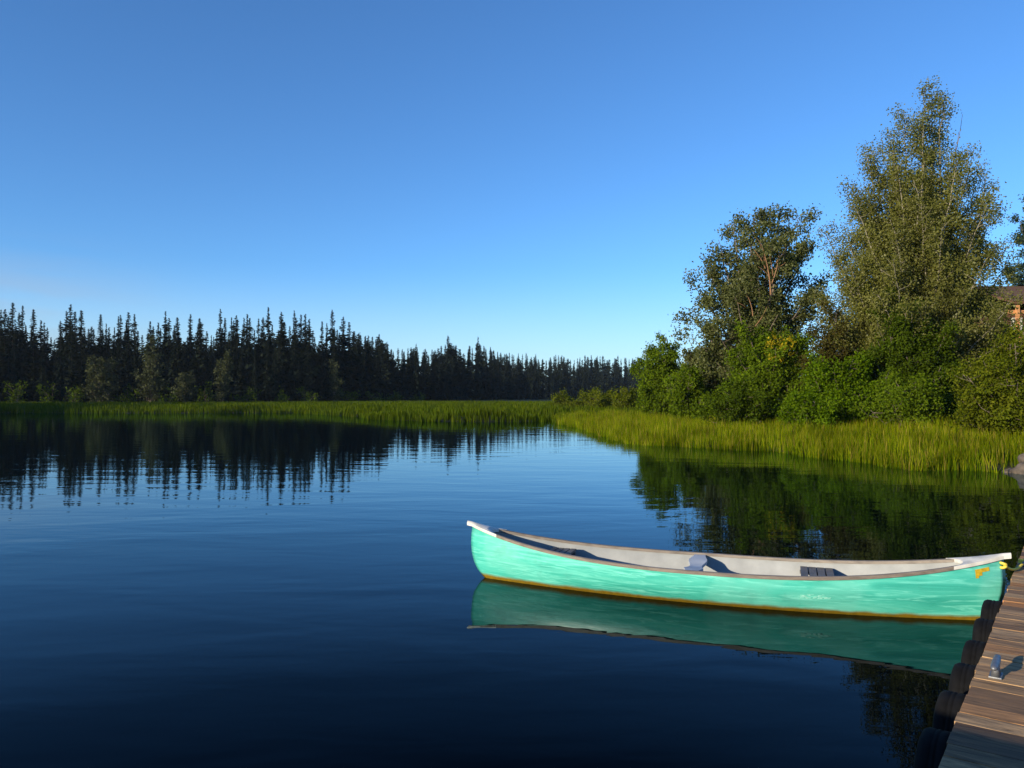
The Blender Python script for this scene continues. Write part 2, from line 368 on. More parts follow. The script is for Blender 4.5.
def woody(name, loc, tips, leafmat, barkmat, seed, stem_r=0.05, start=0.25, br_step=0.45, br_len=1.0, br_up=0.5, twigs=3, lpt=9,
          leaf=(0.12, 0.07), sig=0.13, bend=(0.35, 0.6), base_r=0.15, taper=0.6, gap=0.0, trunk_name='trunk', trunk_split=0.0, thin_top=1.0):
    """tree or shrub: curved stems from the base to the given tips (relative to loc), side branches, twigs and leaf by leaf crown"""
    rng = np.random.default_rng(seed)
    root = empty(name, loc)
    lines, C = [], []
    for tip in tips:
        tip = np.array(tip, float); hgt = max(tip[2], 0.3)
        b0 = np.append(rng.normal(0, base_r, 2), -0.1)
        if trunk_split: b0 = np.array([0, 0, trunk_split * hgt * rng.uniform(0.7, 1.3)])
        ctl = b0 + (tip - b0) * np.array([bend[0], bend[0], bend[1]]) + np.append(rng.normal(0, 0.04 * hgt, 2), 0)
        n = max(8, int(hgt / 0.6)); P = bez(b0, ctl, tip, n)
        P[1:-1] += rng.normal(0, 0.012 * hgt ** 0.5, (n - 2, 3))
        r0 = stem_r * rng.uniform(0.7, 1.2) * (hgt / 6 + 0.4)
        lines.append((P, np.linspace(r0, 0.012, n)))
        ln = np.linalg.norm(np.diff(P, axis=0), axis=1).sum()
        nb = max(3, int(ln * (1 - start) / br_step))
        for k in range(nb):
            t = start + (1 - start) * (k + rng.uniform(0, 1)) / nb
            if gap and rng.random() < gap: continue
            f = t * (n - 1); i = min(int(f), n - 2); p = P[i] + (P[i + 1] - P[i]) * (f - i)
            az = rng.uniform(0, 2 * np.pi); u = br_up + rng.normal(0, 0.25)
            d = np.array([np.cos(az), np.sin(az), u]); d /= np.linalg.norm(d)
            L = br_len * rng.uniform(0.5, 1.2) * (1 - taper * (t - start) / (1 - start + 1e-9))
            e = p + d * L; m_ = p + d * L * 0.55 + np.array([0, 0, -0.06 * L]) + rng.normal(0, 0.05 * L, 3)
            e[2] += 0.1 * L
            lines.append((np.array([p, m_, e]), np.array([0.35 * r0 * (1 - t) + 0.012, 0.010, 0.005])))
            for q_ in range(twigs):
                s = rng.uniform(0.3, 1.0); bp = p + (e - p) * s
                td = d * 0.7 + rng.normal(0, 0.65, 3); td /= np.linalg.norm(td)
                te = bp + td * L * rng.uniform(0.25, 0.5)
                m2 = max(2, int(lpt * rng.uniform(0.5, 1.5) * (thin_top if t > 0.72 else 1)))
                tt = rng.uniform(0, 1.05, m2)[:, None]
                C.append(bp + (te - bp) * tt + rng.normal(0, sig, (m2, 3)))
    C = np.concatenate(C); C = C[C[:, 2] > 0.05]
    TV, TF = tube_vf(lines, 5)
    link(trunk_name, np_mesh(trunk_name, TV, TF, smooth=True), barkmat, root)
    V, Fc = leaves(rng, C, *leaf)
    link('crown', np_mesh('crown', V, Fc, {'rnd': np.clip(rng.normal(0.5, 0.22, len(Fc)), 0, 1)}), leafmat, root)
    return root
def dome_tips(seed, n, rx, ry, h, low=0.25, rough=0.14):
    rng = np.random.default_rng(seed); T = []
    for k in range(n):
        az = rng.uniform(0, 2 * math.pi); el = math.asin(rng.uniform(low, 1.0)); k_ = 1 + rng.normal(0, rough)
        T.append((math.cos(az) * math.cos(el) * rx * k_, math.sin(az) * math.cos(el) * ry * k_, math.sin(el) * h * k_))
    return T
def spruce_vf(seed, H, Rb, quads=5, step=0.42, nb=7, ragged=0.35, power=0.8, low=0.05, fat=1.0, zj=0.15, spread=0.55):
    rng = np.random.default_rng(seed)
    z = low * H; BP, BD, BL = [], [], []
    ph = rng.uniform(0, 6, 4)
    while z < H * 0.985:
        t = z / H
        prof = (1 - t) ** power * min(1, (t - low) * 6 + 0.45) + 0.055
        mod = 1 + ragged * (np.sin(z * 1.7 + ph[0]) * 0.5 + np.sin(z * 3.9 + ph[1]) * 0.4)
        for k in range(nb if t < 0.9 else 7):
            if rng.random() < 0.10: continue
            az = rng.uniform(0, 2 * np.pi)
            L = Rb * prof * mod * rng.uniform(0.55, 1.2)
            dz = -0.45 + 0.75 * t + rng.normal(0, 0.12)
            BP.append((0, 0, z + rng.uniform(-zj, zj))); BD.append((np.cos(az), np.sin(az), dz)); BL.append(max(L, 0.12))
        z += step * (0.26 + 0.85 * (1 - t))
    BP, BD, BL = np.array(BP), np.array(BD), np.array(BL)
    V, Fs = [], []
    for qn in range(quads):
        n = len(BP); s = (qn + rng.uniform(0.2, 1.0, n)) / quads
        c = BP + BD * (BL * s)[:, None]; c[:, 2] -= 0.10 * BL * s ** 2
        yaw = rng.normal(0, spread, n)
        D = np.stack([BD[:, 0] * np.cos(yaw) - BD[:, 1] * np.sin(yaw), BD[:, 0] * np.sin(yaw) + BD[:, 1] * np.cos(yaw), BD[:, 2] - 0.25 + rng.normal(0, .2, n)], 1)
        D /= np.linalg.norm(D, axis=1)[:, None]
        N = np.stack([rng.normal(0, .5, n), rng.normal(0, .5, n), np.ones(n)], 1)
        Sd = np.cross(D, N); Sd /= np.linalg.norm(Sd, axis=1)[:, None]
        l = (np.clip(BL * 0.62, np.interp(BP[:, 2] / H, [0.6, 1.0], [0.34, 0.2]), 1.3) * fat * rng.uniform(0.7, 1.3, n))[:, None]; w_ = l * rng.uniform(0.5, 0.85, n)[:, None]
        V.append(np.stack([c - D * l * 0.35, c + Sd * w_ / 2, c + D * l * 0.65, c - Sd * w_ / 2], 1).reshape(-1, 3))
    V = np.concatenate(V); Fc = np.arange(len(V)).reshape(-1, 4)
    return V, Fc, rng
def make_spruce(name, seed, H, Rb, mat, **kw):
    V, Fc, rng = spruce_vf(seed, H, Rb, **kw)
    root = empty(name)
    TV, TF = tube_vf([(np.array([(0, 0, -0.3), (0, 0, H * .5), (0, 0, H * 0.99)]), np.array([0.012 * H, 0.007 * H, 0.02]))], 6)
    link('trunk', np_mesh('trunk', TV, TF, smooth=True), M['sprucebark'], root)
    link('crown', np_mesh('crown', V, Fc, {'rnd': np.clip(rng.normal(0.5, 0.22, len(Fc)), 0, 1)}), mat, root)
    return root

# ------------------------------------------------------------------ far spruce forest
rnd = random.Random(11)
protos = [make_spruce('spruce_tree', 100 + i, 18, r, M['spruce'], ragged=g, power=p, low=lw)
          for i, (r, g, p, lw) in enumerate([(2.2, .35, .85, .03), (2.5, .3, .95, .03), (2.0, .5, .75, .05), (2.9, .4, .95, .03), (2.2, .6, .8, .05),
                                             (3.3, .35, 1.05, .03), (1.9, .4, .8, .03), (2.6, .55, .75, .07)])]
n_used = [0] * len(protos)
def forest_depth(px):
    return float(np.interp(px, [-60, 60, 250, 330, 400, 460, 520, 580, 640, 720], [128, 134, 140, 148, 178, 215, 275, 330, 385, 430]))
SK_X = [-40, 12, 22, 40, 56, 70, 85, 100, 125, 140, 165, 190, 205, 220, 245, 268, 281, 294, 305, 317, 332, 345, 357, 379, 395, 416, 432, 448, 463, 478, 497, 546, 616, 641, 720]
SK_Y = [300, 301, 304, 314, 318, 303, 311, 312, 311, 318, 311, 315, 318, 309, 311, 306, 313, 309, 312, 320, 309, 320, 328, 333, 344, 343, 348, 335, 346, 336, 350, 354, 354, 357, 357]
def put_spruce(px, d, top, label, group, narrow=False):
    x = at(px, d); g = gz(x, d); H = zat(top, d) - g
    i = rnd.choice((0, 2, 6, 4, 1, 3) if narrow else range(len(protos))); k = H / 18; kk = k * (rnd.uniform(0.55, 0.95) if narrow else rnd.uniform(0.55, 0.9))
    if n_used[i] == 0:
        r = protos[i]; r.location = (x, d, g); r.rotation_euler.z = rnd.uniform(0, 6.28); r.scale = (kk, kk, k)
    else: r = dup(protos[i], (x, d, g), rnd.uniform(0, 6.28), (kk, kk, k))
    n_used[i] += 1
    tag(r, label, 'tree', group)
LA = ('slender dark spruce in the forest wall behind the left marsh', 'dark spruces along the left far shore')
LB = ('dark spruce in the forest edge receding behind the grassy spit', 'dark spruces behind the grassy spit')
LC = ('tiny distant spruce in the low tree line left of the shore bushes', 'distant spruces at the end of the lake')
# spires that stand clear of the skyline, one by one
SPIRES = [(12, 301), (22, 304), (33, 308), (70, 303), (81, 309), (100, 313), (118, 315), (128, 311), (134, 313), (165, 310), (177, 316), (190, 313), (199, 317), (220, 308),
          (237, 319), (247, 313), (268, 306), (281, 311), (294, 309), (305, 313), (309, 318), (332, 309), (322, 320), (343, 316), (349, 321), (379, 333), (367, 337), (416, 343),
          (448, 335), (478, 336), (432, 349), (470, 345), (485, 347)]
TALL = {70: 'tall spire topped spruce at the left of the far forest', 220: 'spruce with pointed spire rising over the middle of the left forest',
        268: 'tallest narrow spruce spire right of the middle of the left forest', 332: 'tall thin spruce beside the pale birch at the forest bend',
        448: 'lone tall spruce spire left of a similar one above the spit', 478: 'lone tall spruce spire right of a similar one above the spit'}
for px, top in SPIRES:
    L = LA if px < 350 else LB
    put_spruce(px, forest_depth(px) + rnd.uniform(-3, 6), top, TALL.get(px, L[0]), None if px in TALL else L[1], True)
def fill(n, x0, x1, d0, d1, lo, hi, L):
    for k in range(n):
        px = x0 + (x1 - x0) * (k + rnd.random()) / n
        put_spruce(px, forest_depth(px) + rnd.uniform(d0, d1), float(np.interp(px, SK_X, SK_Y)) + rnd.uniform(lo, hi), *L)
fill(56, -30, 350, -8, 4, 16, 48, LA)
fill(96, -30, 350, 2, 18, 2, 24, LA)
fill(34, 350, 500, -6, 12, 5, 24, LB)
fill(34, 350, 500, 10, 40, 2, 8, LB)
fill(60, 490, 660, -10, 60, 0, 6, LC)
fill(28, 490, 660, -25, 0, 6, 16, LC)
for i, p_ in enumerate(protos):
    if n_used[i] == 0:
        for c in list(p_.children): bpy.data.objects.remove(c)
        bpy.data.objects.remove(p_)
def mass(name, pts, label, seed):
    """the depth of the forest that reads as one mass"""
    Vs, n = [], 0; rr = np.random.default_rng(seed)
    base = [spruce_vf(seed + i, 18, 3.0, quads=3, step=0.75, nb=7, fat=1.6)[0] for i in range(4)]
    for x, y, H in pts:
        b = base[rr.integers(4)] * np.array([H / 18, H / 18, H / 18]); a = rr.uniform(0, 6.28)
        c, s = math.cos(a), math.sin(a)
        Vs.append(np.stack([b[:, 0] * c - b[:, 1] * s + x, b[:, 0] * s + b[:, 1] * c + y, b[:, 2] + 0.3], 1))
    V = np.concatenate(Vs).astype(np.float32); Fc = np.arange(len(V)).reshape(-1, 4)
    tag(link(name, np_mesh(name, V, Fc, {'rnd': rr.uniform(0, 1, len(Fc))}), M['spruce']), label, 'forest', None, 'stuff')
pts = []
for k in range(620):
    px = rnd.uniform(-120, 700); d = forest_depth(px) + rnd.uniform(6, 75) * (1.6 if px > 480 else 1)
    pts.append((at(px, d), d, (zat(float(np.interp(px, SK_X, SK_Y)), d)) * rnd.uniform(0.5, 0.70 if px < 350 else 0.95)))
mass('spruce_forest', pts, 'deep dark spruce forest behind the first rows of trees', 500)
pts = []
for k in range(130):
    y = rnd.uniform(18, 74); pts.append((-98 - 0.10 * (80 - y) * 0 - rnd.uniform(2, 45), y, rnd.uniform(17, 23)))
mass('shore_forest', pts, 'spruce forest on the left shore where the lake bends away', 700)

# pale broadleaf trees and undergrowth at the foot of the far forest
def far_broadleaf(px, d, top, wpx, seed, label, n=16, lpt=12, name='birch_tree', mat='pale', bark='bark', cat='tree', group=None):
    x = at(px, d); g = gz(x, d); H = zat(top, d) - g; w_ = wpx * d / F / 2
    r = woody(name, (x, d, g), dome_tips(seed, n, w_, w_, H, 0.12), M[mat], M[bark], seed, 0.04, 0.15, 0.6, w_ * 0.55, 0.3, 3, lpt, (0.42, 0.26), 0.3, bend=(0.3, 0.7))
    return tag(r, label, cat, group)
far_broadleaf(100, 126, 350, 34, 31, 'broad pale birch in front of the dark spruces at far left', 14)
far_broadleaf(150, 128, 340, 30, 32, 'pale tall birch second from the left against the spruces', 12)
far_broadleaf(186, 126, 368, 24, 33, 'small rounded pale birch near the middle of the left forest', 9)
far_broadleaf(222, 128, 362, 20, 34, 'narrow pale birch right of the small rounded one', 7)
far_broadleaf(334, 142, 352, 15, 35, 'slim pale birch with bare white trunk at the forest bend', 6)
for k, (px, top) in enumerate([(18, 384), (50, 386), (76, 385), (128, 382), (168, 386), (206, 388), (246, 387), (282, 386), (306, 390), (352, 390), (374, 391), (396, 392), (418, 393)]):
    far_broadleaf(px, forest_depth(px) - 9, top, 26, 60 + k, 'low dark shrub at the foot of the far spruces', 7, 5, 'undergrowth_shrub', 'dark', 'bark', 'shrub', 'shrubs along the foot of the far forest')

# low willow scrub between the spit and the right bank
for k, (px, d, top, wpx, lab) in enumerate([(566, 88, 394, 26, 'low brownish willow shrub nearest the spit, leftmost of the scrub'), (586, 84, 391, 28, 'low olive willow shrub second from the left in the scrub'),
                                            (606, 78, 389, 30, 'rounded olive willow shrub in the middle of the low scrub'), (628, 70, 388, 28, 'olive willow shrub beside the dark bushes, rightmost of the scrub')]):
    x = at(px, d); g = gz(x, d); w_ = wpx * 1.25 * d / F / 2
    tag(woody('willow_shrub', (x, d, g), dome_tips(80 + k, 30, w_, w_, zat(top + 1, d) - g, 0.05), M['olive'], M['bark'], 80 + k, 0.02, 0.2, 0.3, 0.6, 0.3, 3, 12, (0.22, 0.13), 0.2), lab, 'shrub', 'low willow scrub')

# ------------------------------------------------------------------ right bank: trees
def tips_px(lst, px0, d, g, depth, seed):
    rr = random.Random(seed)
    return [(at(px, d) - at(px0, d), rr.uniform(-depth, depth) if dy is None else dy, zat(py, d) - g) for px, py, dy in lst]
d = 36; g = gz(at(916, d), d)
big = [(925, 88, 0), (948, 95, .4), (902, 112, -.3), (936, 104, -.8), (868, 152, 0), (880, 140, .8), (851, 196, -.5), (838, 250, .3), (826, 300, -.4), (966, 150, -.3), (982, 196, .5),
       (998, 205, 0), (1002, 262, -.6), (988, 250, -1.5), (890, 190, -2.2), (930, 170, -2.3), (955, 215, -2.6), (868, 240, -2.6), (905, 240, -3.2), (940, 270, -3.6), (850, 300, -2.8),
       (975, 300, -2.8), (885, 310, -3.6), (915, 330, -4), (820, 340, -1.0), (998, 320, -1.4), (925, 150, 2.5), (880, 220, 2.8), (960, 250, 2.6), (840, 300, 2.0), (990, 300, 2.2), (912, 128, -1.2), (895, 165, 1.2), (945, 140, 1.4), (889, 138, -.6), (884, 172, -1.4), (876, 200, .6), (898, 150, .2), (893, 215, -2.6), (872, 225, -1.8), (862, 205, .2), (958, 175, -1.0), (968, 205, -1.2), (845, 235, -.4), (836, 270, -1.6), (826, 330, -.8), (848, 330, -3), (828, 275, -1.4), (822, 318, .6), (834, 225, 1.0), (858, 270, -3.4), (996, 345, .8), (990, 225, 1.2), (818, 300, 0), (844, 210, -1.2), (862, 180, .9), (978, 175, -.8), (870, 320, -3.8), (950, 320, -4.0), (985, 335, -3.2)]
poplar = woody('poplar_tree', (at(916, d), d, g), tips_px([(p_, y_ + 2, o_) for p_, y_, o_ in big], 916, d, g, 2, 3), M['poplar'], M['palebark'], 7, 0.045, 0.12, 0.28, 1.65, 0.75, 6, 54, (0.10, 0.068), 0.19,
               bend=(0.42, 0.5), base_r=0.5, taper=0.70, thin_top=0.42)
tag(poplar, 'tallest olive green poplar with many upright pale stems, right bank', 'tree')
# bare whips on its right side
d2 = 36
mb = MB()
for (p0, y0), (p1, y1) in [((950, 170), (966, 112)), ((948, 180), (962, 130)), ((960, 200), (976, 150)), ((970, 205), (978, 165)), ((955, 190), (958, 140))]:
    a_ = np.array([at(p0, d2) - at(916, d2), -.2, zat(y0, d2) - g]); b_ = np.array([at(p1, d2) - at(916, d2), .1, zat(y1, d2) - g])
    mb.tube(bez(a_, (a_ + b_) / 2 + np.array([.12, 0, -.1]), b_, 6).tolist(), np.linspace(.022, .008, 6), 5)
mb.build('bare_branch', M['bark'], poplar)

d = 42; g = gz(at(752, d), d)
asp = [(757, 212, 0), (786, 208, .5), (800, 216, -.4), (735, 222, .3), (718, 240, -.2), (706, 262, .4), (696, 290, -.3), (690, 312, .4), (812, 245, -.3), (818, 282, .2), (808, 310, -.8),
       (745, 260, -2.2), (775, 250, -2.4), (722, 300, -2.4), (795, 300, -2.2), (760, 320, -2.9), (705, 330, -1.4), (770, 230, 2), (735, 270, 2.3), (790, 270, 2.2), (690, 338, -.5), (814, 335, .5)]
aspen = woody('aspen_tree', (at(752, d), d, g), tips_px(asp, 752, d, g, 2, 5), M['aspen'], M['bark'], 17, 0.08, 0.30, 0.34, 1.55, 0.35, 6, 32, (0.15, 0.10), 0.2,
              bend=(0.4, 0.62), base_r=0.25, taper=0.45, gap=0.14, trunk_split=0.12)
tag(aspen, 'open crowned blue green tree with dead orange branches in its middle', 'tree')
mb = MB()
for (p0, y0), (p1, y1), r_ in [((757, 300), (750, 262), .045), ((757, 292), (764, 262), .035), ((752, 275), (740, 258), .028), ((759, 282), (752, 256), .022), ((751, 268), (746, 250), .02), ((762, 270), (770, 255), .02), ((740, 320), (733, 300), .03), ((746, 264), (738, 262), .016), ((755, 282), (744, 274), .018), ((760, 276), (770, 270), .018), ((733, 312), (724, 308), .02), ((742, 330), (752, 312), .02), ((748, 256), (742, 246), .014)]:
    a_ = np.array([at(p0, d) - at(752, d), -2.3, zat(y0, d) - g]); b_ = np.array([at(p1, d) - at(752, d), -2.5, zat(y1, d) - g])
    mb.tube(bez(a_, (a_ + b_) / 2 + np.array([.1, -.1, 0]), b_, 5).tolist(), np.linspace(r_, r_ * .4, 5), 6)
mb.build('dead_branch', M['deadbark'], aspen)

d = 62; g = gz(at(1042, d), d)
pin = [(1036, 186, 0), (1024, 215, .5), (1018, 240, -.8), (1048, 210, .6), (1058, 235, -.5), (1012, 268, .3), (1010, 290, -1), (1030, 235, -1.8), (1040, 225, 1.8), (1062, 275, .4), (1022, 275, -2.2), (1045, 270, -2.4),
       (1030, 270, 2.2), (1054, 300, 1.5), (1006, 310, .2), (1066, 310, 0)]
pine = woody('pine_tree', (at(1042, d), d, g), tips_px(pin, 1042, d, g, 2, 9), M['fir'], M['bark'], 27, 0.06, 0.3, 0.42, 1.5, 0.1, 5, 26, (0.26, 0.10), 0.16, bend=(0.15, 0.62), base_r=0.1, taper=0.6, trunk_split=0.05)
tag(pine, 'dark blue green pine at the right edge above the cabin roof', 'tree')

# ------------------------------------------------------------------ right bank: bushes
def bush(name, px, d, top, wpx, mat, seed, label, n=26, leaf=(0.11, 0.065), ry=None, low=0.15, lpt=30, bl=0.8, twig=5, dens=0.20, group='bushes along the right bank', sig=0.13, bark='bark', start=0.12):
    x = at(px, d); g = gz(x, d); w_ = wpx * d / F / 2; H = zat(top, d) - g
    r = woody(name, (x, d, g), dome_tips(seed, n, w_ - 0.2, ry or w_ * 0.8, H - 0.2, low), M[mat], M[bark], seed, 0.025, start, dens, bl, 0.35, twig, lpt, leaf, sig, bend=(0.5, 0.45), base_r=0.25, taper=0.25)
    return tag(r, label, 'bush', group)
bush('leafy_bush', 662, 47, 343, 56, 'willow', 201, 'mid green rounded bush at the left end of the right bank', 40, (0.14, 0.085))
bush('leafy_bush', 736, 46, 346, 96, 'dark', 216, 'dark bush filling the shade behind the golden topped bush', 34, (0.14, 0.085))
bush('leafy_bush', 706, 45, 352, 66, 'aspen', 202, 'grey green bush under the left side of the open crowned tree', 30, (0.15, 0.09))
bush('leafy_bush', 690, 41, 368, 60, 'willow', 203, 'low yellow green bush in front of the grey green one', 24, (0.14, 0.08))
b3 = bush('leafy_bush', 775, 37, 337, 92, 'willow', 204, 'mid green bush with a golden patch of leaves on top', 44, (0.13, 0.08))
b3g = woody('golden_patch', (0, 0, 0), [(0.1 - .35, -1.2, zat(338, 37) - gz(at(775, 37), 37) - .2), (-.6, -1.3, 4.0), (0.25, -1.3, 4.1), (-.1, -1.5, 3.7)], M['gold'], M['bark'], 205, 0.02, 0.72, 0.22, 0.5, 0.4, 3, 9, (0.12, 0.075), 0.1)
cr = [c for c in b3g.children if c.name.startswith('crown')][0]
for c in list(b3g.children):
    if c is not cr: bpy.data.objects.remove(c)
cr.parent = b3; cr.name = 'golden_leaves'; bpy.data.objects.remove(b3g)
bush('leafy_bush', 842, 33, 352, 80, 'bright', 206, 'bright fresh green bush between the golden topped and dark bushes', 34, (0.12, 0.075))
bush('leafy_bush', 836, 35.5, 326, 66, 'rust', 207, 'brownish green bush behind the bright green bush', 26, (0.12, 0.07))
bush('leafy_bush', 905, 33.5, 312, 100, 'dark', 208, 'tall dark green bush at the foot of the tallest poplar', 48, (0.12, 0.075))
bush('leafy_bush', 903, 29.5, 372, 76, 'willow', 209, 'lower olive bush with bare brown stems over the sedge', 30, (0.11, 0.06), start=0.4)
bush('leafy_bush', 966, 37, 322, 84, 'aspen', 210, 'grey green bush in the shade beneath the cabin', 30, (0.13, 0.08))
bush('leafy_bush', 1012, 25, 340, 100, 'olive', 211, 'big rounded yellow green bush above the shore rocks', 60, (0.10, 0.06), ry=1.9)
bush('leafy_bush', 810, 31, 385, 50, 'bright', 212, 'small bright bush at the sedge edge', 18, (0.11, 0.065))
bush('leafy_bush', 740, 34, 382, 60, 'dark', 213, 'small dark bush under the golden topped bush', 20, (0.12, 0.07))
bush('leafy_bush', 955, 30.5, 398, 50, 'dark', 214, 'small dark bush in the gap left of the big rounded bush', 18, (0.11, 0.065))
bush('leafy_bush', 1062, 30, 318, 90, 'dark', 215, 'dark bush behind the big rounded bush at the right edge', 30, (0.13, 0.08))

# ------------------------------------------------------------------ sedge and marsh grass
def blades(name, P, H, W, mat, label, seed, lean=0.22):
    rng = np.random.default_rng(seed); n = len(P)
    z0 = np.minimum(ground_z(P), 0.5 + 0 * P[:, 0]) if False else ground_z(P)
    z0 = np.maximum(z0, -0.25)
    az = rng.uniform(0, np.pi, n); side = np.stack([np.cos(az), np.sin(az), np.zeros(n)], 1)
    la = rng.uniform(0, 2 * np.pi, n); ll = np.abs(rng.normal(0, lean, n)) * H
    ld = np.stack([np.cos(la) * ll, np.sin(la) * ll, np.zeros(n)], 1)
    b = np.stack([P[:, 0], P[:, 1], z0 - 0.05], 1)
    top = np.maximum(H, 0.15)[:, None] * np.array([[0, 0, 1.0]])
    m_ = b + top * 0.55 + ld * 0.3; t = b + top + ld
    w_ = (W * rng.uniform(0.7, 1.3, n))[:, None]
    V = np.stack([b - side * w_ / 2, b + side * w_ / 2, m_ + side * w_ * 0.42, m_ - side * w_ * 0.42, t + side * w_ * 0.08, t - side * w_ * 0.08], 1).reshape(-1, 3)
    i = np.arange(n)[:, None] * 6
    Fc = np.concatenate([i + np.array([[0, 1, 2, 3]]), i + np.array([[3, 2, 4, 5]])], 1).reshape(-1, 4)
    r = np.clip(rng.normal(0.38, 0.18, n), 0, 1); r[rng.random(n) < 0.05] = 1.0
    rr = np.stack([r, np.clip(r + 0.14, 0, 1)], 1).ravel()
    tag(link(name, np_mesh(name, V, Fc, {'rnd': rr}), M[mat]), label, 'grass', None, 'stuff')
rng = np.random.default_rng(5)
def scatter(n, x0, x1, y0, y1, smin, smax, ext=0.80):
    Q = np.stack([rng.uniform(x0, x1, n), rng.uniform(y0, y1, n)], 1)
    Q = Q[np.abs(Q[:, 0]) < Q[:, 1] * ext + 3]
    s = shore_dist(Q); ph = 0.35 * np.sin(Q[:, 0] * 2.3) + 0.3 * np.sin(Q[:, 1] * 1.9 + Q[:, 0])
    k = (s > smin + ph) & (s < smax)
    return Q[k], s[k]
Q, s = scatter(300000, 3, 26, 15, 60, -0.45, 8.5)
cl = 0.5 + 0.5 * np.sin(Q[:, 0] * 3.1 + 1.3 * np.sin(Q[:, 1] * 2.3)) * np.sin(Q[:, 1] * 2.7 + Q[:, 0])
k = (rng.random(len(Q)) < np.where(s < 3.5, 0.25 + 0.8 * cl, 0.5)) & ~((Q[:, 0] > 12.2) & (Q[:, 1] < 20.3))
Q, s, cl = Q[k], s[k], cl[k]
H = rng.uniform(0.38, 1.0, len(Q)) ** 0.8 * (0.54 + 0.32 * cl) * np.where(s > 4, 0.85, 1)
blades('shore_sedge', Q, H, 0.017, 'sedge', 'tall yellow green sedge along the right bank', 1, 0.18)
Q, s = scatter(260000, -95, 45, 52, 150, -0.4, 80)
k = rng.random(len(Q)) < np.where(s < 5, 1.0, 0.45)
Q, s = Q[k], s[k]
H = rng.uniform(0.5, 0.85, len(Q)) * (0.85 + 0.15 * np.sin(Q[:, 0] * .7) * np.sin(Q[:, 1] * .5))
blades('marsh_grass', Q, H, 0.085, 'marsh', 'green marsh grass covering the spit and the left far shore', 2, 0.15)

# white wildflowers in the sedge
mbx = [(918, 28.2, 432), (924, 28.0, 428), (921, 28.4, 436), (880, 28.6, 425)]
for k, (px, d, py) in enumerate(mbx[:3]):
    x = at(px, d); g = gz(x, d); h = zat(py, d) - g
    r = empty('wildflower', (x, d, g))
    m1 = MB(); m1.tube([(0, 0, 0), (0.02, 0, h * .5), (0, 0, h)], 0.008, 5); m1.build('stem', M['bright'], r)
    m2 = MB()
    for j in range(7):
        a = j * 2.4; c = Vector((math.cos(a) * .05 * (j % 3), math.sin(a) * .05 * (j % 3), h + .02 * (j % 2)))
        for t in range(5):
            b = t * 1.2566
            m2.add([c, c + Vector((math.cos(b - .35) * .03, math.sin(b - .35) * .03, .008)), c + Vector((math.cos(b) * .045, math.sin(b) * .045, .004)), c + Vector((math.cos(b + .35) * .03, math.sin(b + .35) * .03, .008))], [(0, 1, 2, 3)])
    m2.build('blossom', M['petal'], r)
    tag(r, 'white wildflower head standing above the sedge below the olive bush', 'flower', 'white wildflowers')

# ------------------------------------------------------------------ shore rocks
def boulder(loc, sz, seed, label):
    bm = bmesh.new(); bmesh.ops.create_icosphere(bm, subdivisions=4, radius=1)
    rr = random.Random(seed); o = Vector((rr.uniform(0, 50), rr.uniform(0, 50), rr.uniform(0, 50)))
    from mathutils import noise as mn
    for v in bm.verts:
        p = v.co.copy(); k = 1 + 0.28 * mn.noise(p * 1.1 + o) + 0.10 * mn.noise(p * 3 + o) + 0.03 * mn.noise(p * 9 + o)
        v.co = Vector((p.x * sz[0] * k, p.y * sz[1] * k, max(p.z, -0.6) * sz[2] * k))
    me = bpy.data.meshes.new('boulder'); bm.to_mesh(me); bm.free()
    for p in me.polygons: p.use_smooth = True
    ob = link('boulder', me, M['rock']); ob.location = loc; ob.rotation_euler.z = rr.uniform(0, 6)
    tag(ob, label, 'rock', 'rocks at the end of the sedge')
boulder((12.85, 19.15, 0.05), (0.40, 0.34, 0.24), 1, 'low brown boulder at the waterline where the sedge ends')
boulder((13.45, 19.7, 0.32), (0.46, 0.42, 0.30), 4, 'higher boulder behind the low one at the waterline')
boulder((13.35, 18.75, 0.06), (0.48, 0.40, 0.28), 8, 'broad boulder at the right of the low waterline boulder')
boulder((12.55, 19.45, -0.02), (0.20, 0.17, 0.13), 12, 'small stone at the foot of the last sedge stems')

# ------------------------------------------------------------------ cabin on the bank
d = 55.0; gc = gz(34, 55)
cb = empty('log_cabin', (at(1003, d), d, 0))
ez, bz, rz_ = zat(303, d), zat(313, d), zat(286, d + 5.5)
mb = MB(); mb.box((6.3, 6, (gc - .5 + ez - .3) / 2), (11.0, 9, ez - .3 - gc + .5)); mb.build('wall', M['logwall'], cb)
mb = MB()
rv = [(.1, -1.2, ez), (12.6, -1.2, ez), (12.6, 5.5, rz_), (.1, 5.5, rz_), (12.6, 12.6, ez), (.1, 12.6, ez)]
mb.add(rv + [(x, y, z - .18) for x, y, z in rv], [(0, 1, 2, 3), (3, 2, 4, 5), (7, 6, 9, 8), (8, 9, 11, 10), (0, 6, 7, 1), (5, 4, 10, 11), (0, 3, 9, 6), (3, 5, 11, 9), (1, 7, 8, 2), (2, 8, 10, 4)])
mb.build('roof', M['roof'], cb)
for px in (1010, 1026, 1044):
    mb = MB(); x = at(px, d) - at(1003, d); mb.box((x, -.9, (gc - .5 + ez - .2) / 2), (.2, .2, ez - .2 - gc + .5)); mb.build('porch_post', M['cedar'], cb)
mb = MB(); mb.box((5, -.75, bz), (10.4, .12, .24)); mb.build('porch_beam', M['cedar'], cb)
mb = MB(); x = at(1018, d) - at(1003, d) + .9; zc = zat(323, d)
fr = MB(); fr.box((x, 1.44, zc), (.78, .10, 1.05)); fo = fr.build('window', M['white'], cb, bevel=.02)
pn = MB(); pn.box((x, 1.38, zc - .05), (.5, .04, .7)); pn.build('pane', M['glass'], fo)
tag(cb, 'red brown timber cabin with shingle roof half hidden by the poplar', 'cabin')

